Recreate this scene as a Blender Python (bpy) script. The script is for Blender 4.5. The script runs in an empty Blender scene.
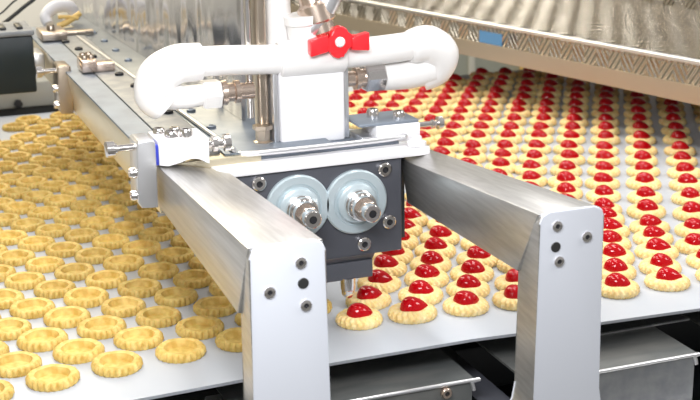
import bpy, bmesh, math, random
from mathutils import Vector, Matrix
random.seed(7)
S = 0.01                      # every length below is in centimetres
scn = bpy.context.scene
C = scn.collection

# ------------------------------------------------------------------ materials
def mat(name, col, rough=.5, metal=0., coat=0., noise=None, bump=None, alpha=None, sss=0, aniso=0, spec=.5):
    m = bpy.data.materials.new(name); m.use_nodes = True
    nt = m.node_tree; b = nt.nodes['Principled BSDF']
    b.inputs['Base Color'].default_value = (*col, 1)
    b.inputs['Roughness'].default_value = rough
    b.inputs['Metallic'].default_value = metal
    b.inputs['Coat Weight'].default_value = coat
    b.inputs['Coat Roughness'].default_value = .05
    b.inputs['Specular IOR Level'].default_value = spec
    b.inputs['Subsurface Weight'].default_value = sss
    b.inputs['Subsurface Scale'].default_value = .004
    if aniso: b.inputs['Anisotropic'].default_value = aniso
    if noise or bump:
        tc = nt.nodes.new('ShaderNodeTexCoord')
        mp = nt.nodes.new('ShaderNodeMapping'); nt.links.new(tc.outputs['Object'], mp.inputs[0])
    if noise:                 # (scale xyz, second colour, detail)
        mp.inputs['Scale'].default_value = noise[0]
        n = nt.nodes.new('ShaderNodeTexNoise'); n.inputs['Scale'].default_value = 1; n.inputs['Detail'].default_value = noise[2]
        nt.links.new(mp.outputs[0], n.inputs['Vector'])
        r = nt.nodes.new('ShaderNodeValToRGB'); nt.links.new(n.outputs['Fac'], r.inputs[0])
        r.color_ramp.elements[0].position = .35; r.color_ramp.elements[1].position = .65
        r.color_ramp.elements[0].color = (*col, 1); r.color_ramp.elements[1].color = (*noise[1], 1)
        nt.links.new(r.outputs[0], b.inputs['Base Color'])
    if bump:                  # (scale xyz, strength, distance, detail)
        mb = nt.nodes.new('ShaderNodeMapping'); nt.links.new(tc.outputs['Object'], mb.inputs[0])
        mb.inputs['Scale'].default_value = bump[0]
        n2 = nt.nodes.new('ShaderNodeTexNoise'); n2.inputs['Scale'].default_value = 1; n2.inputs['Detail'].default_value = bump[3]
        nt.links.new(mb.outputs[0], n2.inputs['Vector'])
        bp = nt.nodes.new('ShaderNodeBump'); bp.inputs['Strength'].default_value = bump[1]; bp.inputs['Distance'].default_value = bump[2]
        nt.links.new(n2.outputs['Fac'], bp.inputs['Height']); nt.links.new(bp.outputs[0], b.inputs['Normal'])
    return m

M = {}
M['steel'] = mat('brushed_steel', (.60,.59,.58), .36, .9, noise=((300,12,300),(.50,.49,.48),3), bump=((900,30,900),.15,.0005,2))
M['steel_plain'] = mat('satin_steel', (.72,.72,.74), .3, .85, bump=((60,60,60),.05,.001,2))
M['post'] = mat('blasted_steel', (.60,.62,.68), .5, .3, bump=((500,500,500),.06,.0004,2))
M['chrome'] = mat('polished_steel', (.78,.75,.74), .16, 1.)
M['bronze'] = mat('dull_brass_steel', (.50,.42,.34), .28, .9, bump=((200,200,20),.1,.001,2))
M['rail'] = mat('blue_grey_steel', (.27,.31,.37), .5, .5, noise=((25,25,25),(.23,.26,.31),3))
M['railtop'] = mat('grey_steel_plate', (.30,.31,.32), .5, .45, noise=((60,60,60),(.23,.24,.26),4))
M['railside'] = mat('biscuit_tinted_steel', (.86,.77,.58), .34, .9)  # yellow tint paints in the reflection of the ring biscuits
M['panelblue'] = mat('dark_blue_grey_panel', (.15,.18,.22), .35, .5, noise=((20,20,20),(.22,.25,.29),3))
M['black'] = mat('black_anodised', (.085,.088,.105), .38, .2, bump=((400,400,400),.12,.0004,2))
M['darkblk'] = mat('dark_plastic', (.012,.02,.022), .35)
M['dark'] = mat('socket_black', (.012,.012,.015), .5)
M['white'] = mat('white_pvc', (.80,.78,.77), .3, 0, coat=.3, spec=.5)
M['whiteblock'] = mat('white_plastic_block', (.78,.77,.79), .38)
M['flange'] = mat('pale_disc', (.50,.58,.62), .28, .35, bump=((150,150,150),.08,.0005,2))
M['red'] = mat('red_plastic', (.85,.02,.03), .3, coat=.4)
M['brasswarm'] = mat('warm_steel', (.62,.5,.42), .25, .9)
M['belt'] = mat('white_belt', (.45,.475,.52), .45, noise=((9,9,9),(.42,.445,.49),4), bump=((300,300,300),.05,.0004,2))
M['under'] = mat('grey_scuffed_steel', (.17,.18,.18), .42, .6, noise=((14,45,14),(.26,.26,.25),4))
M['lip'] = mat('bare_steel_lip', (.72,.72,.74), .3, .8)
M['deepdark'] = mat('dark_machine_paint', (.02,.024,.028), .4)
M['wall'] = mat('cream_wall_paint', (.80,.76,.66), .7, noise=((1.2,1.2,1.2),(.76,.72,.62),2))
M['floor'] = mat('grey_floor', (.30,.30,.29), .5, noise=((3,3,3),(.26,.26,.25),4))
M['cabinet'] = mat('grey_green_paint', (.36,.37,.31), .4)
M['cabtrim'] = mat('pale_trim', (.6,.58,.5), .4)
M['film'] = mat('crinkled_film_steel', (.62,.61,.63), .16, .92, noise=((12,7,5),(.50,.50,.53),3), bump=((14,9,5),.9,.02,2))
M['label'] = mat('blue_label', (.10,.28,.55), .4)
M['orange'] = mat('ochre_plastic', (.78,.52,.16), .4)
M['cable'] = mat('black_rubber', (.02,.02,.02), .45)
M['beamgrey'] = mat('grey_painted_beam', (.42,.42,.39), .45, .3, noise=((6,6,6),(.36,.36,.33),3))
M['blue'] = mat('blue_plastic', (.03,.05,.45), .4)
M['pinkred'] = mat('red_paint', (.75,.12,.12), .5)

def cookie_mat(name, c1, c2, sc):
    m = mat(name, c1, .62, 0, sss=.12)
    nt = m.node_tree; b = nt.nodes['Principled BSDF']
    tc = nt.nodes.new('ShaderNodeTexCoord')
    oi = nt.nodes.new('ShaderNodeObjectInfo')
    n = nt.nodes.new('ShaderNodeTexNoise'); n.inputs['Scale'].default_value = sc; n.inputs['Detail'].default_value = 5
    nt.links.new(tc.outputs['Object'], n.inputs['Vector'])
    r = nt.nodes.new('ShaderNodeValToRGB'); nt.links.new(n.outputs['Fac'], r.inputs[0])
    r.color_ramp.elements[0].position = .38; r.color_ramp.elements[1].position = .66
    r.color_ramp.elements[0].color = (*c2, 1); r.color_ramp.elements[1].color = (*c1, 1)
    hs = nt.nodes.new('ShaderNodeHueSaturation')
    mr = nt.nodes.new('ShaderNodeMapRange'); mr.inputs[3].default_value = .88; mr.inputs[4].default_value = 1.08
    nt.links.new(oi.outputs['Random'], mr.inputs[0]); nt.links.new(mr.outputs[0], hs.inputs['Value'])
    nt.links.new(r.outputs[0], hs.inputs['Color']); nt.links.new(hs.outputs[0], b.inputs['Base Color'])
    n2 = nt.nodes.new('ShaderNodeTexNoise'); n2.inputs['Scale'].default_value = 700; n2.inputs['Detail'].default_value = 3
    nt.links.new(tc.outputs['Object'], n2.inputs['Vector'])
    bp = nt.nodes.new('ShaderNodeBump'); bp.inputs['Strength'].default_value = .35; bp.inputs['Distance'].default_value = .0006
    nt.links.new(n2.outputs['Fac'], bp.inputs['Height']); nt.links.new(bp.outputs[0], b.inputs['Normal'])
    return m
M['ring'] = cookie_mat('golden_biscuit', (.76,.56,.19), (.58,.38,.085), 120)
M['cookie'] = cookie_mat('pale_biscuit', (.86,.69,.36), (.78,.55,.21), 150)
M['jam'] = mat('red_jam', (.40,.002,.006), .09, spec=.35)

def tread_mat():              # diamond plate: short raised bars, their lean alternating from square to square
    m = mat('diamond_plate', (.56,.51,.43), .2, .95)
    nt = m.node_tree; b = nt.nodes['Principled BSDF']
    tc = nt.nodes.new('ShaderNodeTexCoord')
    sp = nt.nodes.new('ShaderNodeSeparateXYZ'); nt.links.new(tc.outputs['Object'], sp.inputs[0])
    ad = nt.nodes.new('ShaderNodeMath'); ad.operation = 'ADD'; nt.links.new(sp.outputs[0], ad.inputs[0]); nt.links.new(sp.outputs[2], ad.inputs[1])
    cx = nt.nodes.new('ShaderNodeCombineXYZ'); nt.links.new(sp.outputs[1], cx.inputs[0]); nt.links.new(ad.outputs[0], cx.inputs[1])
    def wave(a):
        mp = nt.nodes.new('ShaderNodeMapping'); mp.inputs['Rotation'].default_value = (0,0,math.radians(a))
        nt.links.new(cx.outputs[0], mp.inputs[0])
        w = nt.nodes.new('ShaderNodeTexWave'); w.inputs['Scale'].default_value = 36; w.bands_direction = 'X'; w.wave_profile = 'SIN'
        nt.links.new(mp.outputs[0], w.inputs['Vector']); return w
    w1 = wave(35); w2 = wave(-35)
    ck = nt.nodes.new('ShaderNodeTexChecker'); ck.inputs['Scale'].default_value = 38
    nt.links.new(cx.outputs[0], ck.inputs['Vector'])
    mx = nt.nodes.new('ShaderNodeMix'); mx.data_type = 'FLOAT'
    nt.links.new(ck.outputs['Fac'], mx.inputs[0]); nt.links.new(w1.outputs['Fac'], mx.inputs[2]); nt.links.new(w2.outputs['Fac'], mx.inputs[3])
    bp = nt.nodes.new('ShaderNodeBump'); bp.inputs['Strength'].default_value = 1; bp.inputs['Distance'].default_value = .006
    nt.links.new(mx.outputs[0], bp.inputs['Height']); nt.links.new(bp.outputs[0], b.inputs['Normal'])
    return m
M['tread'] = tread_mat()
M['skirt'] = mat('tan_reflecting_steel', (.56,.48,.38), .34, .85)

# ------------------------------------------------------------------ geometry helpers
def V(*a): return Vector(a) * S
def add_hexa(bm, pts, bev=0, seg=2):
    """eight corners: bottom 0-3, top 4-7, both going round the same way"""
    vs = [bm.verts.new(V(*p)) for p in pts]
    fs = [bm.faces.new([vs[i] for i in q]) for q in ((0,3,2,1),(4,5,6,7),(0,1,5,4),(1,2,6,5),(2,3,7,6),(3,0,4,7))]
    if bev:
        es = {e for f in fs for e in f.edges}
        bmesh.ops.bevel(bm, geom=list(es), offset=bev*S, segments=seg, affect='EDGES', profile=.5)
def add_box(bm, x0,x1,y0,y1,z0,z1, bev=0, seg=2):
    add_hexa(bm, [(x0,y0,z0),(x1,y0,z0),(x1,y1,z0),(x0,y1,z0),(x0,y0,z1),(x1,y0,z1),(x1,y1,z1),(x0,y1,z1)], bev, seg)
def frame(d):
    d = Vector(d).normalized(); a = Vector((0,0,1)) if abs(d.z) < .9 else Vector((1,0,0))
    u = d.cross(a).normalized(); return u, d.cross(u).normalized(), d
def add_lathe(bm, p, d, prof, n=32, hexn=None):
    """prof: (distance along d, radius); solid of revolution about the line p + t d"""
    u, v, d = frame(d); p = Vector(p); rings = []
    n = hexn or n
    for t, r in prof:
        if r < 1e-5: rings.append([bm.verts.new((p + d*t)*S)])
        else: rings.append([bm.verts.new((p + d*t + (u*math.cos(2*math.pi*k/n) + v*math.sin(2*math.pi*k/n))*r)*S) for k in range(n)])
    for a, b in zip(rings, rings[1:]):
        for k in range(n):
            q = [a[k % len(a)], a[(k+1) % len(a)], b[(k+1) % len(b)], b[k % len(b)]]
            q = list(dict.fromkeys(q))
            if len(q) > 2:
                try: bm.faces.new(q)
                except ValueError: pass
    for rg, fl in ((rings[0],1),(rings[-1],0)):
        if len(rg) > 2: bm.faces.new(rg[::-1] if fl else rg)
def add_cyl(bm, a, b, r, n=24, bev=None):
    a = Vector(a); b = Vector(b); L = (b-a).length; bev = min(r*.2, L*.2) if bev is None else bev
    add_lathe(bm, a, b-a, [(0,r-bev),(bev,r),(L-bev,r),(L,r-bev)] if bev else [(0,r),(L,r)], n)
def add_tube(bm, pts, radii, n=20, smooth=6):
    """rounded tube along pts (Catmull-Rom), radius per point"""
    P = [Vector(p) for p in pts]
    if not hasattr(radii, '__len__'): radii = [radii]*len(P)
    out = []; rr = []
    for i in range(len(P)-1):
        p0 = P[max(i-1,0)]; p1 = P[i]; p2 = P[i+1]; p3 = P[min(i+2,len(P)-1)]
        for k in range(smooth):
            t = k/smooth
            out.append(.5*((2*p1)+(-p0+p2)*t+(2*p0-5*p1+4*p2-p3)*t*t+(-p0+3*p1-3*p2+p3)*t**3)); rr.append(radii[i]*(1-t)+radii[i+1]*t)
    out.append(P[-1]); rr.append(radii[-1])
    rings = []; u = None
    for i, p in enumerate(out):
        d = (out[min(i+1,len(out)-1)] - out[max(i-1,0)]).normalized()
        if u is None: u = frame(d)[0]
        u = (u - d*u.dot(d)).normalized(); v = d.cross(u)
        rings.append([bm.verts.new((p + (u*math.cos(2*math.pi*k/n)+v*math.sin(2*math.pi*k/n))*rr[i])*S) for k in range(n)])
    for a, b in zip(rings, rings[1:]):
        for k in range(n): bm.faces.new([a[k],a[(k+1)%n],b[(k+1)%n],b[k]])
    bm.faces.new(rings[0][::-1]); bm.faces.new(rings[-1])
def add_prism(bm, poly, y0, y1, bev=0):
    """polygon in x,z pulled from y0 to y1"""
    a = [bm.verts.new(V(x,y0,z)) for x,z in poly]; b = [bm.verts.new(V(x,y1,z)) for x,z in poly]; n = len(poly)
    fa = bm.faces.new(a); fb = bm.faces.new(b[::-1])
    for i in range(n): bm.faces.new([a[i],b[i],b[(i+1)%n],a[(i+1)%n]])
    if bev: bmesh.ops.bevel(bm, geom=list({e for e in fa.edges}|{e for e in fb.edges}), offset=bev*S, segments=3, affect='EDGES', profile=.5)
def obj(name, fn, m, parent=None, smooth=True, **tags):
    bm = bmesh.new(); fn(bm); bmesh.ops.recalc_face_normals(bm, faces=bm.faces)
    # put the origin of a parentless mesh at the middle of its base
    me = bpy.data.meshes.new(name)
    o = bpy.data.objects.new(name, me); C.objects.link(o)
    if parent is None and bm.verts:
        xs = [v.co for v in bm.verts]
        c = Vector(((min(p.x for p in xs)+max(p.x for p in xs))/2, (min(p.y for p in xs)+max(p.y for p in xs))/2, min(p.z for p in xs)))
        bmesh.ops.translate(bm, verts=bm.verts, vec=-c); o.location = c
    elif parent is not None:
        bmesh.ops.translate(bm, verts=bm.verts, vec=-WL[parent.name])
        o.parent = parent
    WL[o.name] = (WL[parent.name].copy() if parent is not None else o.location.copy())
    bm.to_mesh(me); bm.free(); me.materials.append(M[m])
    if smooth:
        for p in me.polygons: p.use_smooth = True
        me.set_sharp_from_angle(angle=math.radians(38))
    for k, v in tags.items(): o[k] = v
    return o
WL = {}                       # world position of every origin
def thing(name, label, cat, loc, group=None):
    o = bpy.data.objects.new(name, None); C.objects.link(o); o.location = V(*loc); WL[o.name] = V(*loc)
    o['label'] = label; o['category'] = cat; o.empty_display_size = .02
    if group: o['group'] = group
    return o
def cap_screw(p, d, r, h, parent, name='cap_screw', m='chrome'):
    """socket head screw: head with a dark socket let into its end"""
    b = obj(name, lambda bm: add_lathe(bm, p, d, [(0,r),(h*.75,r),(h,r*.82),(h,r*.45),(h*.5,r*.42),(h*.5,0)], 20), m, parent)
    return b

def screw(p, d, r, h, parent, m='chrome', name='cap_screw'):
    b = cap_screw(p, d, r, h, parent, name, m)
    dv = Vector(d).normalized(); q = Vector(p) + dv*(h*.52)
    obj('socket', lambda bm: add_cyl(bm, q, q + dv*(h*.2), r*.44, 6, 0), 'dark', b)
    return b

# ------------------------------------------------------------------ the setting
def struct(name, fn, m):
    o = obj(name, fn, m, smooth=False); o['kind'] = 'structure'; return o
struct('floor', lambda bm: add_box(bm, -300,520,-330,430,-95,-90), 'floor')
struct('wall_back', lambda bm: add_box(bm, -300,520,425,430,-90,230), 'wall')
struct('wall_left', lambda bm: add_box(bm, -305,-300,-330,430,-90,230), 'wall')

# ------------------------------------------------------------------ conveyor
conv = thing('conveyor', 'long white conveyor belt carrying rows of biscuits and jam cookies', 'conveyor', (40,50,-90))
def belt(bm):
    pts = [(-60,-1.1),(-25,-.6),(-6.7,-.2),(5,.35),(12,.6),(26,.7),(39,-.3),(51,-1.0),(90,-1.6),(190,-2)]
    top=[bm.verts.new(V(x,y,0)) for x,y in pts]; lo=[bm.verts.new(V(x,y+.12,-.35)) for x,y in pts]
    fx=[bm.verts.new(V(x,121.5,0)) for x,y in pts]; fl=[bm.verts.new(V(x,121.5,-.35)) for x,y in pts]
    for i in range(len(pts)-1):
        bm.faces.new([top[i],top[i+1],fx[i+1],fx[i]]); bm.faces.new([lo[i],fl[i],fl[i+1],lo[i+1]])
        bm.faces.new([top[i],lo[i],lo[i+1],top[i+1]]); bm.faces.new([fx[i],fx[i+1],fl[i+1],fl[i]])
    bm.faces.new([top[0],fx[0],fl[0],lo[0]]); bm.faces.new([top[-1],lo[-1],fl[-1],fx[-1]])
obj('belt', belt, 'belt', conv, label='white belt with a thin straight front edge')
obj('slider_bed', lambda bm: add_box(bm, -58,188,9,119,-1.4,-.4), 'deepdark', conv)
def side_beam(bm):
    add_box(bm, -60,190,18,26,-22,-9,.4); add_box(bm, -60,190,100,108,-22,-1.5,.4)
obj('side_beam', side_beam, 'deepdark', conv)
for lx in (-45, 60, 165):
    for ly in (22, 104):
        obj('leg', lambda bm: add_box(bm, lx-3,lx+3,ly-3,ly+3,-90,-22,.4), 'beamgrey', conv)

# trays under the belt's front edge
def tray(name, label, x0, x1, y0, y1, z, skirt, m='under'):
    t = thing(name, label, 'machine cover', ((x0+x1)/2, y0, z-skirt), 'covers under the belt edge')
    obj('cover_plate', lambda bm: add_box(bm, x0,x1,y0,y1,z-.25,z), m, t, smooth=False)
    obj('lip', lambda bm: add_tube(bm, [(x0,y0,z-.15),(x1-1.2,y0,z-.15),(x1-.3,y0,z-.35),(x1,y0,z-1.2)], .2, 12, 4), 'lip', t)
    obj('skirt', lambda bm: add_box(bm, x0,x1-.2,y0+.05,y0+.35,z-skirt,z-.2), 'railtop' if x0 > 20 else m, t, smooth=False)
    return t
t = tray('tray_cover', 'grey scuffed steel tray cover with bright lip between the two posts', 2, 25.2, -1.6, 17.8, -3, 10)
screw((22.2,-1.6,-3.9), (0,-1,0), .55, .5, t, 'brasswarm')
t = tray('tray_cover', 'grey scuffed steel tray cover with bright lip right of the right post', 29.5, 48.1, -4.6, 17.8, -3, 5.5, 'under')
obj('lower_step', lambda bm: add_box(bm, 29.5,52.8,-7.0,-4.8,-8.6,-8.1,.1), 'lip', t)
obj('seam', lambda bm: add_box(bm, 36.5,52.5,3.0,3.25,-3.02,-2.85), 'lip', t)
t = tray('tray_cover', 'dark steel tray cover at the right edge under the belt', 53.2, 90, -4.6, 17.8, -3.2, 5.5)
# low dark pan behind and bracket seen between left tray and right post
pan = thing('drip_pan', 'dark drip pan deep under the belt edge between tray cover and right post', 'drip pan', (45,0,-22))
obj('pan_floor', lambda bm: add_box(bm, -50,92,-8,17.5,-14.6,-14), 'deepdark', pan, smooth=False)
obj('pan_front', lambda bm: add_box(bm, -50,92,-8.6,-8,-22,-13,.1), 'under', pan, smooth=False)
obj('strip', lambda bm: add_box(bm, 26,31,-6.2,-5.2,-4.8,-4.2,.15), 'lip', pan)
obj('dark_plate', lambda bm: add_box(bm, 26.2,29.3,-5,17.5,-6.4,-6), 'black', pan, smooth=False)
lb = thing('hinge_bracket', 'dark steel hinge bracket under the belt edge left of the left post', 'bracket', (0,1,-9))
obj('bracket_plate', lambda bm: add_box(bm, -7,2.3,-2,7.5,-4.4,-3.9,.1), 'black', lb)
obj('bar', lambda bm: add_hexa(bm, [(-1.5,-4,-6),(.6,-4,-6),(2.2,5,-6),(.6,5,-6),(-1.5,-4,-3.2),(.6,-4,-3.2),(2.2,5,-3.2),(.6,5,-3.2)], .2), 'steel_plain', lb)

# ------------------------------------------------------------------ the two support brackets
def bracket(label, side, beam8, px0, px1, ztop, holes, dark_holes):
    t = thing('support_bracket', label, 'bracket', ((px0+px1)/2, -20, -22))
    obj('arm', lambda bm: add_hexa(bm, beam8, .18, 2), 'steel', t, label='square brushed steel arm')
    w = px1-px0
    def post(bm):
        zf = 3.6
        prof = [(px0,ztop-.9),(px0+.25,ztop-.3),(px0+.9,ztop),(px1-.9,ztop),(px1-.25,ztop-.3),(px1,ztop-.9),
                (px1,zf),(px1+.25,zf-1.4),(px1+1.3,zf-3.2),(px1+2.4,zf-5),(px1+2.4,-22),
                (px0-2.4,-22),(px0-2.4,zf-5),(px0-1.3,zf-3.2),(px0-.25,zf-1.4),(px0,zf)]
        add_prism(bm, prof, -20.4, -16.6, .12)
        for v in bm.verts:
            if v.co.y > -17.2*S and v.co.z > (ztop-2)*S: v.co.z -= 1.1*S
            if v.co.y > -17.2*S and v.co.x < (px0+.5)*S: v.co.x += .3*S
    obj('post', post, 'post', t, label='pale rounded steel post with flared foot')
    pm = t.children[-1].data; pm.materials.append(M['steel'])
    for p in pm.polygons:
        if abs(p.normal.x) > .8: p.material_index = 1
    for x, z in holes: screw((x,-20.4,z), (0,-1,0), .42, .16, t, 'chrome')
    for x, z in dark_holes: obj('hole_shade_disc', lambda bm: add_cyl(bm, (x,-20.3,z), (x,-20.46,z), .42, 16), 'cable', t)  # black disc painted in for the shade of an open hole
    return t
bracket('brushed steel arm and post left of the black plate', -1,
        [(-1.78,-17,13.2),(3.95,-17,13.2),(4.9,10,14.6),(-1.9,10,14.6),(-1.72,-20.1,19.3),(4.0,-20.1,19.2),(4.95,10,16.9),(-1.8,10,18.3)],
        -1.75, 4.05, 19.4, [(2.1,17.8),(-.3,15.9),(2.4,14.5)], [(2.25,16.2)])
bracket('brushed steel arm and post right of the black plate', 1,
        [(21.3,-17,13.3),(26.7,-17,13.3),(25.9,10,11.9),(23.3,10,11.4),(21.35,-20.1,18.95),(27.0,-20.1,18.85),(25.9,11,16.6),(23.0,11,15.8)],
        21.3, 27.05, 19.1, [(22.85,17.9),(25.5,16.7),(23.1,15.0)], [(22.8,16.2)])
base = thing('support_stand', 'grey steel cross beam carrying the posts below the belt', 'stand', (12,-18,-90))
obj('cross_beam', lambda bm: add_box(bm, -40,160,-24,-14,-34,-22,.4), 'beamgrey', base)
for lx in (-36, 60, 156): obj('leg', lambda bm: add_box(bm, lx-4,lx+4,-23,-15,-90,-34,.4), 'beamgrey', base)

# ------------------------------------------------------------------ depositor head
head = thing('depositor_head', 'black depositor head with two pale discs and a white block on top', 'depositor', (14,12,2))
def plate(bm):
    add_prism(bm, [(5.1,16.4),(5.1,12.0),(9.0,7.6),(9.2,7.0),(22.3,7.0),(22.3,16.4)], 9, 14.5, .12)
obj('body_plate', plate, 'black', head, label='black plate')
def lower(bm):
    add_hexa(bm, [(9.6,9.3,4.5),(19.3,9.3,4.5),(19.3,13,4.5),(9.6,13,4.5),(9.6,9.3,6.3),(19.3,9.3,6.3),(19.3,13,6.3),(9.6,13,6.3)], .1)
    add_hexa(bm, [(9.4,9.6,6.2),(19.35,9.6,6.2),(19.35,13.4,6.2),(9.4,13.4,6.2),(9.4,8.9,7.1),(19.4,8.9,7.1),(19.4,13.4,7.1),(9.4,13.4,7.1)], .05)
obj('side_strip', lambda bm: add_box(bm, 22.35,23.5,11,14,7.5,16.4,.1), 'deepdark', head)
obj('nozzle_block', lower, 'black', head)
noz = obj('nozzle', lambda bm: add_lathe(bm, (16.75,9.6,4.7), (0,0,-1), [(0,.75),(1.2,.75),(1.3,.66),(1.7,.66),(1.95,.5),(2.05,.42),(2.05,.28),(1.2,.25)], 24), 'chrome', head, label='small steel nozzle')
for cx, cz in ((11.5,12.75),(17.4,12.6)):
    d = obj('disc', lambda bm: add_lathe(bm, (cx,9,cz), (0,-1,0), [(0,3.2),(.35,3.2),(.5,3.05),(.5,2.35),(.38,2.25),(.38,2.05),(.75,1.95),(.95,1.6),(.95,0)], 56), 'flange', head, label='pale blue grey flanged disc')
    obj('collar', lambda bm: add_lathe(bm, (cx,8.1,cz), (0,-1,0), [(0,1.45),(.5,1.45),(.6,1.3),(.75,1.3),(.85,1.42),(1.2,1.42),(1.3,1.25),(2.0,1.2)], 40), 'chrome', d)
    shaft = obj('shaft_nut', lambda bm: add_lathe(bm, (cx,6.4,cz), (0,-1,0), [(0,.9),(.1,1.0),(1.1,1.0),(1.2,.9)], 6), 'brasswarm', d)
    obj('shaft_tip', lambda bm: add_lathe(bm, (cx,5.3,cz), (0,-1,0), [(0,.85),(.9,.85),(1.0,.75),(1.0,.38),(.7,.34),(.7,0)], 32), 'chrome', d)
    obj('shaft_hole', lambda bm: add_cyl(bm, (cx,4.45,cz), (cx,4.4-.12,cz), .34, 20, 0), 'dark', d)
for x, z in ((7.75,15.5),(20.45,15.5),(20.85,10.15),(18.2,8.2)):
    screw((x,9,z), (0,-1,0), .7, .45, head)
# white top flange, tray rim and clutter on it
fl = obj('top_flange', lambda bm: add_hexa(bm, [(3.6,8.6,16.4),(25.2,8.6,16.5),(25.2,11.2,16.5),(3.6,11.2,16.4),(3.6,8.6,17.2),(25.2,8.6,17.3),(25.2,11.2,17.3),(3.6,11.2,17.2)], .15), 'whiteblock', head, label='white flange bar')
obj('drip_rim', lambda bm: add_tube(bm, [(7.0,12,17.8),(7.4,10.6,18.0),(15,10.4,18.0),(22.6,10.4,18.1),(23.2,11.5,18.1),(23.0,14.5,18.1)], .28, 12, 5), 'steel_plain', head)
obj('base_shelf', lambda bm: add_box(bm, 5.4,23.0,11.2,17,16.5,17.7,.1), 'rail', head)
obj('hopper_block', lambda bm: add_box(bm, 11.5,18.1,13.2,18.5,17.7,25.6,.25,3), 'whiteblock', head, label='tall white block')
obj('side_plate', lambda bm: add_box(bm, 10.9,11.4,13.6,19,17.75,26.2,.1), 'steel_plain', head)
obj('right_rail', lambda bm: add_box(bm, 18.2,18.75,13.8,18.5,17.75,26.3,.1), 'steel_plain', head)
obj('column', lambda bm: add_box(bm, 9.7,10.75,14.5,16.3,17.7,50,.3,3), 'bronze', head, label='tall brown reflecting steel column')
obj('rod', lambda bm: add_cyl(bm, (9.0,15,20.4), (9.0,15,50), .33, 20), 'chrome', head, label='thin bright vertical rod')
obj('rod_foot', lambda bm: add_lathe(bm, (9.9,14.2,17.7), (0,0,1), [(0,1.0),(.5,1.0),(.6,.7),(1.6,.7),(1.7,1.0),(2.1,1.0)], 6), 'bronze', head)

# ------------------------------------------------------------------ white pipe over the head
pipe = thing('pipe_manifold', 'thick white plastic pipe bent down at both ends above the head', 'pipe', (14,14,23))
obj('pipe_run', lambda bm: add_tube(bm, [(2.0,14,26.5),(6,14,26.45),(12,14,26.1)], 1.42, 32, 3), 'white', pipe)
obj('pipe_run', lambda bm: add_tube(bm, [(17.5,14,26.1),(22,14,26.2),(25.8,14,26.4)], 1.42, 32, 3), 'white', pipe)
def tee(bm):
    add_lathe(bm, (11.6,14,26.1), (1,0,0), [(0,1.62),(.15,1.78),(1.2,1.78),(6.4,1.78),(6.6,1.7)], 32)
    add_lathe(bm, (14.7,14,26.1), (-.1,0,1), [(0,1.7),(3.2,1.7),(3.4,1.9),(4.2,1.9)], 32)
obj('tee_fitting', tee, 'white', pipe)
def elbow_l(bm):
    add_tube(bm, [(4.0,14,26.5),(3.4,14,26.5),(1.6,14.0,26.4),(-.1,13.9,25.4),(-.5,13.8,23.7),(.4,13.7,22.7)], [1.75,1.8,1.85,1.95,1.95,1.6], 32, 6)
    add_tube(bm, [(-.1,13.8,23.9),(2.0,14.0,23.3),(4.3,14.2,23.3)], [1.6,1.15,1.0], 28, 5)
obj('elbow', elbow_l, 'white', pipe)
def elbow_r(bm):
    add_tube(bm, [(25.2,14,26.3),(25.8,14,26.35),(27.3,14.0,26.4),(28.7,14.2,25.3),(28.4,14.8,23.8),(27.0,15.2,23.0)], [1.55,1.75,1.9,1.95,1.85,1.6], 32, 6)
    add_tube(bm, [(28.0,14.6,24.0),(25.5,15,23.5),(22.8,15,23.4)], [1.75,1.65,1.45], 28, 5)
obj('elbow', elbow_r, 'white', pipe)
def nut_l(bm): add_lathe(bm, (4.0,14.2,23.3), (1,0,0), [(0,1.25),(.15,1.45),(1.7,1.45),(1.85,1.25)], 6)
obj('union_nut', nut_l, 'white', pipe)
obj('steel_union', lambda bm: add_lathe(bm, (5.9,14.2,23.3), (1,0,0), [(0,1.15),(.5,1.2),(.6,.9),(1.2,.9),(1.3,1.1),(1.8,1.1),(1.9,.8),(3.2,.8)], 28), 'brasswarm', pipe)
obj('union_nut', lambda bm: add_lathe(bm, (22.9,15,23.4), (-1,0,0), [(0,1.3),(.15,1.5),(2.0,1.5),(2.15,1.3)], 6), 'chrome', pipe, label='square shining steel nut')
obj('steel_union', lambda bm: add_lathe(bm, (20.8,15,23.4), (-1,0,0), [(0,.95),(.5,.95),(.6,1.15),(1.0,1.15),(1.1,.8),(1.9,.8)], 28), 'brasswarm', pipe)
# slanted valve with the red handle
valve = thing('ball_valve', 'steel slanted valve with red star handle in front of the white pipe', 'valve', (17,12.4,26.5))
obj('valve_body', lambda bm: add_lathe(bm, (16.0,13.2,28.2), (-.25,.2,1), [(0,1.1),(.3,1.35),(1.2,1.35),(1.4,1.7),(3.0,1.7),(3.3,1.3),(4.5,1.2),(9,1.2)], 28), 'brasswarm', valve)
obj('valve_arm', lambda bm: add_tube(bm, [(14.0,13.6,28.0),(15.3,13.2,29.6),(16.8,13.6,32),(18.5,14.5,35.5)], [.9,1.15,1.3,1.3], 24, 5), 'steel_plain', valve)
def handle(bm):
    n = 60; pts = []
    for k in range(n):
        a = 2*math.pi*k/n
        x = math.cos(a); z = math.sin(a)
        r = 1.25 + .42*math.cos(4*a)
        w = 2.15 if abs(x) > .5 else 1.7
        pts.append((17.1 + x*r*1.75, 27.7 + z*r*.86 + (.12 if x > 0 else -.12)))
    add_prism(bm, pts, 11.6, 12.5, .15)
obj('handle', handle, 'red', valve, label='red lobed handle')
for sx in (-1,1):
    obj('handle_grip', lambda bm: add_hexa(bm, [(17.1+sx*2.1-.9,11.4,26.8+(.1 if sx>0 else -.3)),(17.1+sx*2.1+.9,11.4,26.8-(.1 if sx>0 else -.1)),(17.1+sx*2.1+.9,12.5,26.7),(17.1+sx*2.1-.9,12.5,26.7),
        (17.1+sx*2.1-.9,11.4,28.1),(17.1+sx*2.1+.9,11.4,28.5),(17.1+sx*2.1+.9,12.5,28.5),(17.1+sx*2.1-.9,12.5,28.1)], .15), 'red', valve)
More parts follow.
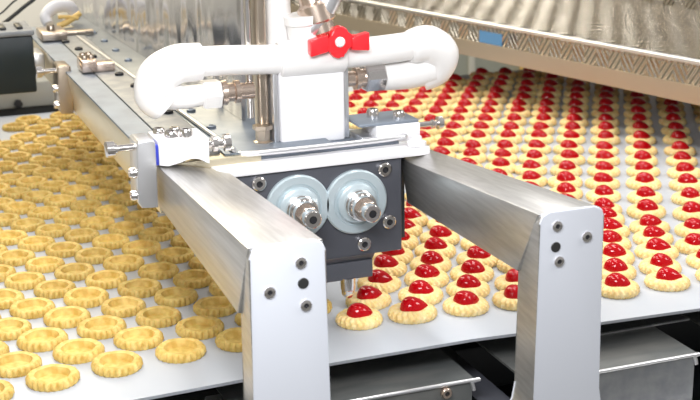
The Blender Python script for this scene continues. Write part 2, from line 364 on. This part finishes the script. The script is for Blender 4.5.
obj('handle_screw', lambda bm: add_lathe(bm, (17.1,11.7,27.75), (0,-1,0), [(0,.5),(.25,.5),(.4,.35),(.4,0)], 20), 'white', valve)
obj('stem', lambda bm: add_cyl(bm, (17.1,12.3,27.7), (17.1,14.5,27.7), .45), 'chrome', valve)
ft = thing('feed_tube', 'white vertical feed tube rising beside the brown steel column', 'tube', (12.5,15,27))
obj('tube', lambda bm: add_tube(bm, [(12.3,16,27.2),(12.4,16,31),(12.3,16,50)], 1.25, 28, 3), 'white', ft)
obj('grey_gasket', lambda bm: add_hexa(bm, [(13.3,14.2,27.9),(14.1,14.2,27.9),(14.1,15,27.9),(13.3,15,27.9),(14.4,14.2,31.5),(15.0,14.2,31.5),(15.0,15,31.5),(14.4,15,31.5)], .1), 'bronze', ft)

# ------------------------------------------------------------------ clamp blocks on top of the arms
cb = thing('clamp_block', 'white notched clamp block on the left arm beside the rail', 'clamp block', (1,9,18.4))
obj('block', lambda bm: add_prism(bm, [(-1.75,20.7),(-1.75,18.5),(-.9,18.35),(.4,18.6),(1.2,19.0),(1.9,18.9),(2.4,18.4),(2.9,18.2),(2.9,20.6)], 7.8, 12.4, .12), 'whiteblock', cb)
obj('blue_pad', lambda bm: add_box(bm, -2.25,-1.8,7.6,10,18.6,20.5,.1), 'blue', cb)
for x,y,r,h in ((-.2,9.3,.62,.7),(1.1,9.0,.6,.8),(-.9,11.3,.55,.6),(.6,11.4,.5,.5)): screw((x,y,20.6), (0,0,1), r, h, cb)
k = obj('adjusting_screw', lambda bm: add_lathe(bm, (2.9,9.6,19.6), (1,0,0), [(0,.35),(.7,.35),(.75,.75),(1.15,.75),(1.2,.4),(1.8,.4),(1.85,.8),(2.4,.8),(2.5,.5)], 24), 'chrome', cb)
cb2 = thing('clamp_block', 'white clamp block with dark top plate on the right arm', 'clamp block', (23,13,17.2))
obj('block', lambda bm: add_box(bm, 20.6,25.3,11.2,15.4,17.4,19.2,.15), 'whiteblock', cb2)
obj('top_plate', lambda bm: add_box(bm, 18.9,25.2,11.4,16.2,19.2,19.5,.08), 'rail', cb2)
for x,y,r,h in ((21.4,14.2,.62,.85),(23.7,12.9,.6,.7)): screw((x,y,19.5), (0,0,1), r, h, cb2)
obj('adjusting_screw', lambda bm: add_lathe(bm, (25.3,12.2,18.7), (1,0,0), [(0,.28),(1.6,.28),(1.65,.42),(1.8,.42),(1.85,.28),(2.2,.28),(2.25,.66),(2.75,.66),(2.85,.5)], 24), 'chrome', cb2)
obj('foot_web', lambda bm: add_hexa(bm, [(19.2,11.5,17.3),(20.5,11.5,17.3),(20.5,15,17.3),(19.2,15,17.3),(19.2,11.5,18.2),(20.5,11.5,18.2),(20.5,15,18.2),(19.2,15,18.2)], .1), 'steel_plain', cb2)
obj('star_washer', lambda bm: add_lathe(bm, (24.2,9.7,17.35), (0,0,1), [(0,1.0),(.35,1.0),(.5,.6),(.9,.5)], 7), 'whiteblock', cb2)

# ------------------------------------------------------------------ guide rail with its clamps
rail = thing('guide_rail', 'long blue grey guide rail running back from the left arm', 'rail', (2,60,13))
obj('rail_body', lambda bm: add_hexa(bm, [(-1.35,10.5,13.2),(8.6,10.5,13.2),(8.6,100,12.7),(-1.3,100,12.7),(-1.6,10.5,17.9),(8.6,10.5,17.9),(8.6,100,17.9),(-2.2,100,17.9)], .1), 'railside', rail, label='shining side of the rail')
obj('edge_strip', lambda bm: add_hexa(bm, [(-1.65,10.5,17.92),(1.0,10.5,17.92),(1.0,100,17.92),(-2.3,100,17.92),(-1.65,10.5,18.15),(1.0,10.5,18.15),(1.0,100,18.15),(-2.3,100,18.15)]), 'rail', rail, label='smooth blue grey strip')
obj('hole_plate', lambda bm: add_box(bm, 1.1,5.0,12,96,17.92,18.3,.05), 'railtop', rail, label='grey plate with two rows of screws')
obj('inner_panel', lambda bm: add_box(bm, 5.2,16,11,112,17.92,18.12,.03), 'panelblue', rail, label='dark blue grey inner panel')
obj('edge_tube', lambda bm: add_tube(bm, [(6.1,11,18.4),(5.8,20,18.4),(4.9,50,18.4),(3.7,86,18.4)], .22, 12, 5), 'lip', rail, label='thin bright edge tube running along the rail')
for y, qx in ((82,1.4),(75,2.1),(68,2.8),(61.5,3.3),(54,3.6),(46,3.9),(38,4.1),(30,4.2)):
    obj('cap_screw', lambda bm: add_lathe(bm, (qx,y,18.3), (0,0,1), [(0,.55),(.28,.55),(.35,.45),(.35,.3),(.2,.28)], 12), 'dark', rail)
for i in range(9):
    y = 22 + i*8.5
    obj('cap_screw', lambda bm: add_lathe(bm, (6.8,y,18.12), (0,0,1), [(0,.5),(.25,.5),(.32,.4),(.32,.28),(.2,.25)], 12), 'rail', rail)
obj('rail_support', lambda bm: (add_box(bm, 5,9.5,98,127,13.6,17.9,.2), add_box(bm, 5,9.5,124,128,5.2,13.6,.2)), 'beamgrey', rail)

def rail_clamp(label, y, dx, dz, m, k):
    t = thing('rail_clamp', label, 'clamp', (-3.2+dx,y,15+dz))
    obj('clamp_plate', lambda bm: add_prism(bm, [(-4.1+dx,20.9+dz),(-4.3+dx,15.6+dz),(-4.0+dx,15+dz),(-2.5+dx,14.9+dz),(-2.45+dx,20.9+dz),(-2.7+dx,21.1+dz),(-3.9+dx,21.1+dz)], y, y+3.4*k, .12), m, t)
    obj('clamp_rod', lambda bm: add_lathe(bm, (-4.1+dx,y+1.2,20.4+dz), (-1,0,0), [(0,.32),(1.5,.32),(1.6,.5),(1.75,.5),(1.8,.72),(2.5,.74),(2.6,.6)], 20), 'chrome', t)
    for z, yy in ((18.2,.6),(16.1,.6)):
        screw((-4.2+dx,y+yy,z+dz), (-1,0,0), .48, .65, t, 'chrome')
    return t
rail_clamp('pale steel side clamp with rod at the near end of the rail', 6.6, .2, .1, 'steel_plain', 1)
rail_clamp('brown steel side clamp gripping the far part of the rail', 60, 1.1, -2.2, 'bronze', 1.2)
rb = thing('rail_block', 'brown steel block with screws on top of the rail', 'clamp block', (1.5,60,18.3))
obj('block', lambda bm: (add_box(bm, -.4,1.5,57,61,18.32,19.9,.15), add_box(bm, 1.4,3.7,57,59.5,18.32,19.4,.12)), 'brasswarm', rb)
for x, y in ((.1,58),(1.0,58.3),(0.2,60),(1.0,60.2)): screw((x,y,19.9), (0,0,1), .4, .5, rb, 'bronze')
rb = thing('rail_block', 'dark bracket block at the far end of the rail', 'clamp block', (0,86,18.2))
obj('block', lambda bm: (add_box(bm, -1.6,2.0,84,90,18.32,19.6,.15), add_box(bm, -.6,6.5,88,89.5,18.32,18.9,.1)), 'bronze', rb)
screw((0,86,19.6), (0,0,1), .6, .8, rb, 'bronze')

# tall crinkled sheet behind the rail
sh = obj('splash_sheet', lambda bm: add_hexa(bm, [(10.6,24,18.15),(11.0,24,18.15),(8.2,118,18.15),(7.8,118,18.15),(11.6,24,48),(12,24,48),(8.2,118,48),(7.8,118,48)]), 'film', smooth=False,
         label='tall crinkled reflecting sheet standing behind the guide rail', category='splash sheet')

# ------------------------------------------------------------------ black drive box, beam, far clutter
bx = thing('drive_box', 'black drive box with grey lid at the left edge of the picture', 'machine box', (-16,74,12.7))
obj('box_body', lambda bm: add_box(bm, -30,-3.9,75,84,12.9,20.7,.3), 'darkblk', bx)
obj('lid', lambda bm: add_box(bm, -30,-3.7,74.6,84,20.75,21.5,.2), 'railtop', bx)
obj('round_recess', lambda bm: add_lathe(bm, (-11.4,75,16.6), (0,-1,0), [(0,1.9),(.15,1.9),(.2,1.7),(.05,1.5),(.05,0)], 32), 'black', bx)
for x in (-7.6,-5.4): obj('latch', lambda bm: add_box(bm, x-.4,x+.4,76,80,21.5,21.9,.1), 'cable', bx)
obj('mounting_arm', lambda bm: add_box(bm, -4,-2.2,78,84,14.5,17.6,.2), 'steel_plain', bx)
cbm = thing('cross_beam', 'grey beam crossing behind the far end of the belt at left', 'beam', (-12,124,-22))
obj('beam', lambda bm: add_box(bm, -60,10,123.5,131,.8,5.2,.3), 'beamgrey', cbm)
obj('beam_web', lambda bm: add_box(bm, -60,10,124.5,130,-22,.8,.2), 'deepdark', cbm)
obj('bolt', lambda bm: add_lathe(bm, (-1.6,123.5,1.6), (0,-1,0), [(0,.8),(.5,.8),(.6,.6),(.6,0)], 6), 'dark', cbm)
for lx in (-50,5): obj('leg', lambda bm: add_box(bm, lx-3,lx+3,124,130,-90,-22,.3), 'beamgrey', cbm)
wc = obj('machine_cover', lambda bm: add_prism(bm, [(-60,-90),(13,-90),(13,20),(12,28),(9,31),(-60,31)], 150, 200, .6), 'wall', label='big cream machine cover behind the black drive box', category='machine cover')
gd = thing('bracket_guard', 'small white guard with ochre bracket at the far end of the rail', 'guard', (5,98,18.3))
obj('guard_shell', lambda bm: add_tube(bm, [(1.2,97,18.9),(1.0,98,20.0),(2.6,99,21.1),(5.0,100,20.9),(6.0,101,19.0)], [.8,.9,1.0,1.0,.8], 16, 5), 'whiteblock', gd)
obj('cross_arm', lambda bm: (add_tube(bm, [(2.4,96,18.6),(4.0,96,19.2),(6.0,96.5,20.3)], .45, 12, 3), add_tube(bm, [(2.6,96,20.0),(4.2,96,19.9),(5.6,96,19.6)], .3, 12, 3)), 'orange', gd)
c1 = obj('cable', lambda bm: add_tube(bm, [(-14,82,22.0),(-11,88,21),(-6.9,95,19.2),(-5.4,95,19.9),(-3.8,95,21.0),(-2.3,95,22.1),(-.3,95,23.5),(3.5,95,27)], .3, 10, 6), 'cable', label='thick black cable rising to the right above the black box', category='cable')
c2 = obj('cable', lambda bm: add_tube(bm, [(-14,83,22.4),(-9,92,20.8),(-6,95,21.2),(-4.1,95,22.7),(-2.9,95,23.5),(0,95,26)], .14, 10, 6), 'cable', label='thin black cable arching over the thick one', category='cable')

# ------------------------------------------------------------------ diamond plate guard over the belt at right
ga = Vector((85.5,49.2,8)); ang = math.atan2(.235,1)
def guardpt(s, t, z):        # s along the guard (away from the camera), t across it
    return (ga.x - math.sin(ang)*s + math.cos(ang)*t, ga.y + math.cos(ang)*s + math.sin(ang)*t, z)
gr = bpy.data.objects.new('belt_guard', None); C.objects.link(gr); gr.location = ga*S; gr.rotation_euler = (0,0,ang); WL['belt_guard'] = Vector((0,0,0))
gr['label'] = 'wide diamond plate guard bridging the belt at upper right'; gr['category'] = 'guard'
def local(bm_fn): return bm_fn
obj('tread_face', lambda bm: add_box(bm, 0,.4,-68,130,2.6,6,.05), 'tread', gr, smooth=False)
obj('plain_skirt', lambda bm: add_box(bm, -.1,.3,-68,130,-.1,2.6,.05), 'skirt', gr, smooth=False)
obj('top_edge', lambda bm: add_tube(bm, [(.1,-68,6.0),(.1,30,6.0),(.1,130,6.0)], .42, 12, 3), 'lip', gr)
obj('tread_deck', lambda bm: add_box(bm, .4,40,-68,130,5.6,6.0), 'tread', gr, smooth=False)
obj('deck_back', lambda bm: add_box(bm, 40,40.6,-68,130,-.1,26), 'tread', gr, smooth=False)
obj('blue_label', lambda bm: add_box(bm, -.06,.0,43.5,49.5,2.7,4.7), 'label', gr, smooth=False, label='plain blue sticker')
obj('leg', lambda bm: add_box(bm, 32,38,-67,-62,-98,5.6,.2), 'beamgrey', gr)
obj('leg', lambda bm: add_box(bm, 32,38,124,129,-98,5.6,.2), 'beamgrey', gr)

# far cabinets
cb_ = thing('cabinet', 'grey green steel cabinet standing far behind the guard', 'cabinet', (170,300,-90))
obj('cabinet_body', lambda bm: add_box(bm, 108,192,300,340,-90,60,.5), 'cabinet', cb_)
for x in (128,150,171): obj('door_seam', lambda bm: add_box(bm, x-1.2,x+1.2,299,300,-90,60,.2), 'cabtrim', cb_)
obj('corner_post', lambda bm: add_box(bm, 190,196,296,304,-90,62,.4), 'orange', cb_)
ch = thing('white_machine', 'white machine housing with red rail far behind the guard', 'machine', (250,260,-90))
obj('housing', lambda bm: add_box(bm, 200,330,300,330,-90,80,1), 'whiteblock', ch)
obj('red_rail', lambda bm: add_tube(bm, [(200,292,20),(235,280,25),(268,262,27)], 1.2, 12, 4), 'pinkred', ch)

# ------------------------------------------------------------------ biscuits
def ring_mesh(bm, seed, R=2.36, nf=22, H=.86):
    rnd = random.Random(seed); n = nf*6
    ph = [rnd.uniform(0,6.28) for _ in range(4)]
    prof = [(0,.90,0.),(0.,.97,.25),(.28,1.0,1.),(.62,.985,1.),(.88,.95,.55),(1.0,.89,.2),(.97,.80,.05),(.92,.69,0),(.5,.65,0),(.16,.60,0),(.10,.38,0)]
    rings = []
    for h, f, fl in prof:
        rg = []
        for k in range(n):
            a = 2*math.pi*k/n
            w = 1 + .012*math.sin(2*a+ph[0]) + .010*math.sin(3*a+ph[1])
            flu = fl*.058*(abs(math.cos(nf*a/2))*2-1.1)
            r = R*w*(f+flu)
            z = H*h*(1+.04*math.sin(a+ph[2])+.03*math.sin(5*a+ph[3]))
            rg.append(bm.verts.new(V(r*math.cos(a), r*math.sin(a), z)))
        rings.append(rg)
    for a, b in zip(rings, rings[1:]):
        for k in range(n): bm.faces.new([a[k],a[(k+1)%n],b[(k+1)%n],b[k]])
    c = bm.verts.new(V(0,0,H*.11)); l = rings[-1]
    for k in range(n): bm.faces.new([l[k],l[(k+1)%n],c])
    bm.faces.new(rings[0][::-1])
def cookie_mesh(bm, seed, R=2.42, nf=22, H=1.0):
    rnd = random.Random(seed); n = nf*7
    ph = [rnd.uniform(0,6.28) for _ in range(5)]
    prof = [(0,.88,0),(.02,.95,.4),(.25,1.0,1),(.5,1.0,1),(.74,.95,1),(.9,.86,1),(1.0,.74,.9),(1.02,.62,.7),(.95,.5,.4),(.86,.4,.1),(.84,.2,0)]
    rings = []
    for i, (h, f, fl) in enumerate(prof):
        rg = []
        for k in range(n):
            a = 2*math.pi*k/n
            w = 1 + .02*math.sin(2*a+ph[0]) + .018*math.sin(3*a+ph[1])
            tw = .30*max(0,h-.5)
            s = abs(math.cos(nf*(a+tw)/2))
            r = R*w*(f + fl*.05*(s*2-1.2))
            z = H*(h + (.07*fl*(s-.5) if h > .6 else 0))*(1+.05*math.sin(a+ph[2])+.04*math.sin(4*a+ph[3]))
            rg.append(bm.verts.new(V(r*math.cos(a), r*math.sin(a), max(z,0))))
        rings.append(rg)
    for a, b in zip(rings, rings[1:]):
        for k in range(n): bm.faces.new([a[k],a[(k+1)%n],b[(k+1)%n],b[k]])
    c = bm.verts.new(V(0,0,H*.84)); l = rings[-1]
    for k in range(n): bm.faces.new([l[k],l[(k+1)%n],c])
    bm.faces.new(rings[0][::-1])
def jam_mesh(bm, seed):
    rnd = random.Random(seed); n = 36; m = 12
    px, tail = rnd.uniform(-.12,.12), rnd.uniform(.35,.6); k1 = rnd.uniform(0,6.28)
    rings = []
    for j in range(m):
        t = j/m; el = t*math.pi/2
        rg = []
        for k in range(n):
            a = 2*math.pi*k/n
            w = 1 + .04*math.sin(3*a+k1)
            r = 1.24*w*math.cos(el)**.72
            z = .80 + 1.28*math.sin(el)
            x = r*math.cos(a); y = r*math.sin(a)
            if x > 0: x += tail*(x/1.2)**2*(1-t); z -= .10*max(x,0)*t
            rg.append(bm.verts.new(V(x-.12+px, y, z)))
        rings.append(rg)
    for a, b in zip(rings, rings[1:]):
        for k in range(n): bm.faces.new([a[k],a[(k+1)%n],b[(k+1)%n],b[k]])
    c = bm.verts.new(V(-.12+px,0,2.08)); l = rings[-1]
    for k in range(n): bm.faces.new([l[k],l[(k+1)%n],c])
    bm.faces.new(rings[0][::-1])

def ordinal(n):
    w = ['first','second','third','fourth','fifth','sixth','seventh','eighth','ninth','tenth','eleventh','twelfth','thirteenth','fourteenth',
         'fifteenth','sixteenth','seventeenth','eighteenth','nineteenth','twentieth']
    if n <= 20: return w[n-1]
    return 'twenty-'+w[n-21] if n < 30 else ('thirtieth' if n == 30 else str(n)+'th')

def make_ring(seed):
    o = obj('ring_biscuit', lambda bm: ring_mesh(bm, seed), 'ring'); o['category'] = 'biscuit'; return o
def make_jam(seed):
    o = obj('jam_cookie', lambda bm: cookie_mesh(bm, seed), 'cookie'); o['category'] = 'cookie'
    obj('jam', lambda bm: jam_mesh(bm, seed+50), 'jam', o, label='glossy red jam drop')
    return o
rings_p = [make_ring(s) for s in range(4)]; jams_p = [make_jam(s) for s in range(4)]
used = set()
def place(protos, x, y, rz, label, group, sc=1.0, tilt=0):
    i = random.randrange(len(protos)); p = protos[i]
    if p.name in used:
        o = p.copy(); C.objects.link(o)
        for ch in p.children:
            c = ch.copy(); C.objects.link(c); c.parent = o
    else: o = p; used.add(p.name)
    o.location = V(x,y,.01); o.rotation_euler = (0,0,rz); o.scale = (sc,sc,sc)
    o['label'] = label; o['group'] = group
    return o

# the photograph's viewpoint, used for the camera below and to tell which biscuits come into the picture
CAM = Vector((-25.18,-103.99,48.18)); CR = Vector((0.9353213,-0.3534129,-0.0165340)); CU = Vector((0.1144304,0.2579622,0.9593546)); CF = Vector((0.3347831,0.8991968,-0.2817187))
def px(x, y, z=.8):
    d = Vector((x,y,z)) - CAM; w = d.dot(CF)
    return 350 + 1300*d.dot(CR)/w, 200 - 1300*d.dot(CU)/w

# ring biscuits: six-sided lattice drifting slightly, rows run along the belt
co = ((-12.8355,6.4624),(5.9118,.9295),(3.1486,5.2549),(-.0098,-.0845),(-.0245,-.0615),(.0484,-.0897))
def ringpos(i, j):
    jj = min(j,10); ii = max(min(i,3),-8)
    b = (1,ii,jj,ii*jj,jj*jj,ii*ii)
    x = sum(c[0]*v for c,v in zip(co,b)); y = sum(c[1]*v for c,v in zip(co,b))
    ex = 5.75 ; ey = .75
    x += (i-ii)*ex + (j-jj)*2.72; y += (i-ii)*ey + (j-jj)*4.45
    return x, y
total = 0
for j in range(0, 27):
    row = []
    for i in range(-22, 8):
        x, y = ringpos(i, j)
        if y > 121 or y < 3: continue
        u, v = px(x, y)
        if u < -26 or v > 425: continue
        xr = 10.5 if y > 23 else 14.5
        if x > xr or (y < 12 and x > 13.5): continue
        if u < 12 and 118 < v < 137: continue
        row.append((x, y, u))
    row.sort()
    n = 0
    for x, y, u in row:
        n += 1
        if x > 7.5 and y < 23: lab = 'ring biscuit without jam left of the nozzle, %s row from belt edge' % ordinal(j+1)
        else: lab = 'golden fluted ring biscuit, %s row from the belt edge, %s from the left' % (ordinal(j+1), ordinal(n))
        if x > 7.5 and y < 23:
            lab += ', %s there' % ordinal(sum(1 for q in row if q[0] <= x and q[0] > 7.5))
        place(rings_p, x+random.uniform(-.12,.12), y+random.uniform(-.12,.12), random.uniform(0,6.28), lab, 'golden ring biscuits before the depositor', random.uniform(.97,1.03)*(1-.13*min(1,max(0,y-8)/45))); total += 1
print('ring biscuits', total)

COLS = {
    'V': [(44.8,90.5),(47.8,95.5),(50.8,100.4),(54.0,105.3),(56.8,110.2),(59.8,115.1)],
    'W': [(48.3,89.1),(51.3,93.9),(54.3,98.8),(57.2,103.8),(60.1,108.6),(63.1,113.2),(66.1,118.0)],
    'X': [(51.5,87.3),(54.6,92.2),(57.7,97.2),(60.7,102.1),(64.0,107.8),(66.9,112.0),(69.9,116.9)],
    'Y': [(52.7,82.2),(55.7,87.0),(58.7,91.9),(61.9,97.0),(65.0,101.5),(67.7,106.0),(70.6,110.7),(73.8,116.0),(76.7,120.9)],
    'Z': [(53.4,74.9),(56.4,79.9),(59.4,84.9),(62.6,90.1),(65.6,94.8),(68.3,99.0),(71.3,103.8),(74.2,109.0),(77.5,114.3),(80.7,120.0)],
    'A': [(17.6,9.0),(20.3,13.4),(23.2,17.5),(25.6,21.7),(27.9,25.2),(30.5,29.7),(32.9,33.8),(35.2,37.3),(37.9,41.8),(40.7,46.3),(43.5,50.8),(46.2,55.3),(49.0,59.8),(51.8,64.3),(54.6,68.9),(57.3,73.6),(60.4,78.5),(63.5,83.4),(66.4,88.3),(69.3,93.0),(72.3,98.1),(75.1,102.5),(78.1,107.1),(81.4,112.4),(84.8,118.0),(88.1,123.4)],
    'B': [(23.1,8.4),(25.9,12.6),(28.5,16.9),(30.8,20.9),(33.2,25.1),(35.6,29.1),(38.5,33.8),(41.3,38.5),(44.1,43.1),(47.0,47.8),(49.8,52.5),(52.6,57.1),(55.5,61.8),(57.9,66.3),(61.4,71.7),(64.4,76.7),(67.5,81.5),(70.5,86.4),(73.4,91.1),(76.5,96.1),(79.2,100.6),(82.7,106.0),(85.5,110.4),(88.9,116.0),(92.2,121.4)],
    'C': [(28.9,8.0),(31.2,12.3),(33.6,16.3),(36.3,20.4),(39.2,25.4),(42.2,30.3),(45.1,35.2),(48.0,40.1),(51.0,45.0),(53.9,50.0),(56.8,54.9),(59.5,59.6),(62.2,64.3),(65.6,69.8),(68.5,74.4),(71.9,79.9),(75.2,85.0),(77.9,89.5),(81.0,93.9),(84.2,99.2),(87.3,104.2),(90.6,110.0),(93.5,114.9),(96.6,120.2)],
    'D': [(34.3,7.5),(36.7,12.0),(39.7,17.0),(42.6,22.0),(45.5,27.0),(48.5,32.0),(51.4,37.0),(54.4,42.0),(57.3,47.1),(60.1,52.2),(63.3,57.2),(66.5,62.4),(69.9,67.8),(72.7,72.5),(76.2,77.9),(79.2,82.7),(82.0,87.4),(85.0,92.3),(87.9,97.1),(90.9,102.0),(94.4,107.8),(97.5,113.0),(100.6,118.2)],
    'E': [(40.0,7.0),(42.6,11.7),(45.3,16.3),(47.9,21.0),(50.6,25.7),(53.2,30.4),(55.9,35.0),(58.5,39.7),(61.2,44.5),(64.4,49.7),(67.8,54.9),(70.7,60.1),(74.2,65.5),(77.2,70.4),(80.4,75.2),(83.5,80.3),(86.4,85.3),(89.4,90.2),(92.4,95.0),(95.4,99.9),(98.4,104.8),(101.4,109.7)],
    'F': [(45.6,6.4),(48.0,10.7),(50.5,15.0),(52.8,19.4),(55.3,23.7),(57.4,27.9),(59.3,31.5),(62.4,36.7),(65.5,42.0),(68.9,47.3),(72.1,52.6),(75.1,57.5),(78.8,63.1),(81.9,68.2),(85.1,73.4),(88.4,78.9),(91.3,83.6),(94.4,88.6),(97.3,93.0),(100.2,97.7),(103.1,102.4)],
    'G': [(51.6,6.1),(53.5,10.2),(56.1,14.9),(58.4,19.2),(60.4,23.0),(63.6,28.5),(66.9,33.9),(70.5,39.7),(73.8,45.1),(76.9,50.1),(80.1,55.2),(83.6,60.8),(87.0,66.3),(89.9,71.2),(93.0,76.3),(96.2,81.4),(99.6,86.9),(102.8,92.1),(106.1,97.4)],
    'H': [(57.6,5.4),(59.4,10.0),(61.2,14.7),(64.6,19.8),(68.2,25.5),(71.8,31.2),(75.3,36.8),(78.5,42.1),(81.9,47.6),(85.0,52.6),(88.7,58.5),(91.8,63.7),(95.0,69.2),(98.3,74.3),(101.2,79.0),(104.4,84.1),(107.5,89.2)],
    'I': [(70.7,18.6),(74.3,24.3),(77.9,30.0),(81.4,35.6),(84.6,40.9),(88.0,46.4),(91.1,51.4),(94.8,57.3),(97.9,62.5),(101.1,68.0),(104.4,73.1),(107.3,77.8),(110.5,82.9),(113.6,88.0)],
}
colname = {'A':'column under the nozzle','B':'second column right of the nozzle','C':'third column right of the nozzle','D':'column just left of the right post',
 'E':'column behind the right post','F':'first column right of the right post','G':'second column right of the right post','H':'column next to the right picture edge','I':'column half cut by the right picture edge',
 'V':'leftmost short column beside the white block','W':'second short column beside the white block','X':'third short column below the pipe','Y':'fourth short column below the pipe','Z':'column just left of the pipe elbow end'}
backn = {'A':'first','B':'second','C':'third','D':'fourth','E':'fifth'}
total = 0
for cn, pts in COLS.items():
    nb = 0; nf = 0
    for x, y in pts:
        u, v = px(x, y, 1.2)
        total += 1
        nf += 1
        if cn in 'ABCDE':
            # seen in front of the right arm or beyond it
            top = 162 + (u-408)*.38
            if v > top + 20: lab = 'red jam cookie, %s, %s from the belt edge' % (colname[cn], ordinal(nf))
            else:
                nb += 1
                lab = 'red jam cookie beyond the right arm, %s long column, %s up' % (backn[cn], ordinal(nb))
        elif cn in 'FGHI': lab = 'red jam cookie, %s, %s from the front' % (colname[cn], ordinal(nf))
        else: lab = 'red jam cookie, %s, %s from its near end' % (colname[cn], ordinal(nf))
        if cn == 'A' and nf == 1: lab = 'pale jam cookie in the front row directly under the steel nozzle'
        if y > 119.3: continue
        place(jams_p, x, y, random.uniform(-.55,.15), lab, 'jam cookies after the depositor', random.uniform(.96,1.02) * (.97 - .05*min(1,max(0,y-24)/30)))
print('jam cookies', total)

# ------------------------------------------------------------------ light
w = bpy.data.worlds.new('World'); scn.world = w; w.use_nodes = True
bg = w.node_tree.nodes['Background']; bg.inputs[0].default_value = (1.0,.985,.96,1); bg.inputs[1].default_value = .33
def area(name, loc, target, size, power, col=(1,1,1), sy=None):
    l = bpy.data.lights.new(name, 'AREA'); l.energy = power; l.color = col; l.shape = 'RECTANGLE'; l.size = size*S; l.size_y = (sy or size)*S
    o = bpy.data.objects.new(name, l); C.objects.link(o); o.location = V(*loc)
    d = (Vector(target)-Vector(loc)).normalized(); o.rotation_euler = d.to_track_quat('-Z','Y').to_euler()
    return o
# unseen area lights added overhead, near the front and beyond the belt's far end
for lx, ly in ((-60,30),(70,20),(0,170),(140,150)):
    area('added_strip_light', (lx,ly,210), (lx,ly,0), 22, 16, (1,.985,.95), 130)  # unseen strips added so the metals mirror bright streaks
area('flash_fill', (-14,-50,58), (0,0,3), 40, 6.5, (.96,.98,1), 20)  # added near light standing in for a flash by the camera
area('side_lamp', (150,-60,120), (60,20,0), 60, 12, (1,.98,.95))
area('warm_fill', (-30,230,130), (30,90,0), 90, 20, (1,.84,.55))  # added warm fill that turns the far cookies yellower

# ------------------------------------------------------------------ camera
cd = bpy.data.cameras.new('camera'); cam = bpy.data.objects.new('camera', cd); C.objects.link(cam)
cd.sensor_width = 36; cd.sensor_fit = 'HORIZONTAL'; cd.lens = 1300/700*36; cd.clip_start = .01; cd.clip_end = 50
mt = Matrix((CR, CU, -CF)).transposed().to_4x4(); mt.translation = CAM*S
cam.matrix_world = mt
cd.dof.use_dof = True; cd.dof.focus_distance = 1.22; cd.dof.aperture_fstop = 15.0
scn.camera = cam
scn.view_settings.view_transform = 'Standard'; scn.view_settings.look = 'None'; scn.view_settings.gamma = 1
scn.view_settings.use_curve_mapping = False
scn.view_settings.exposure = .2
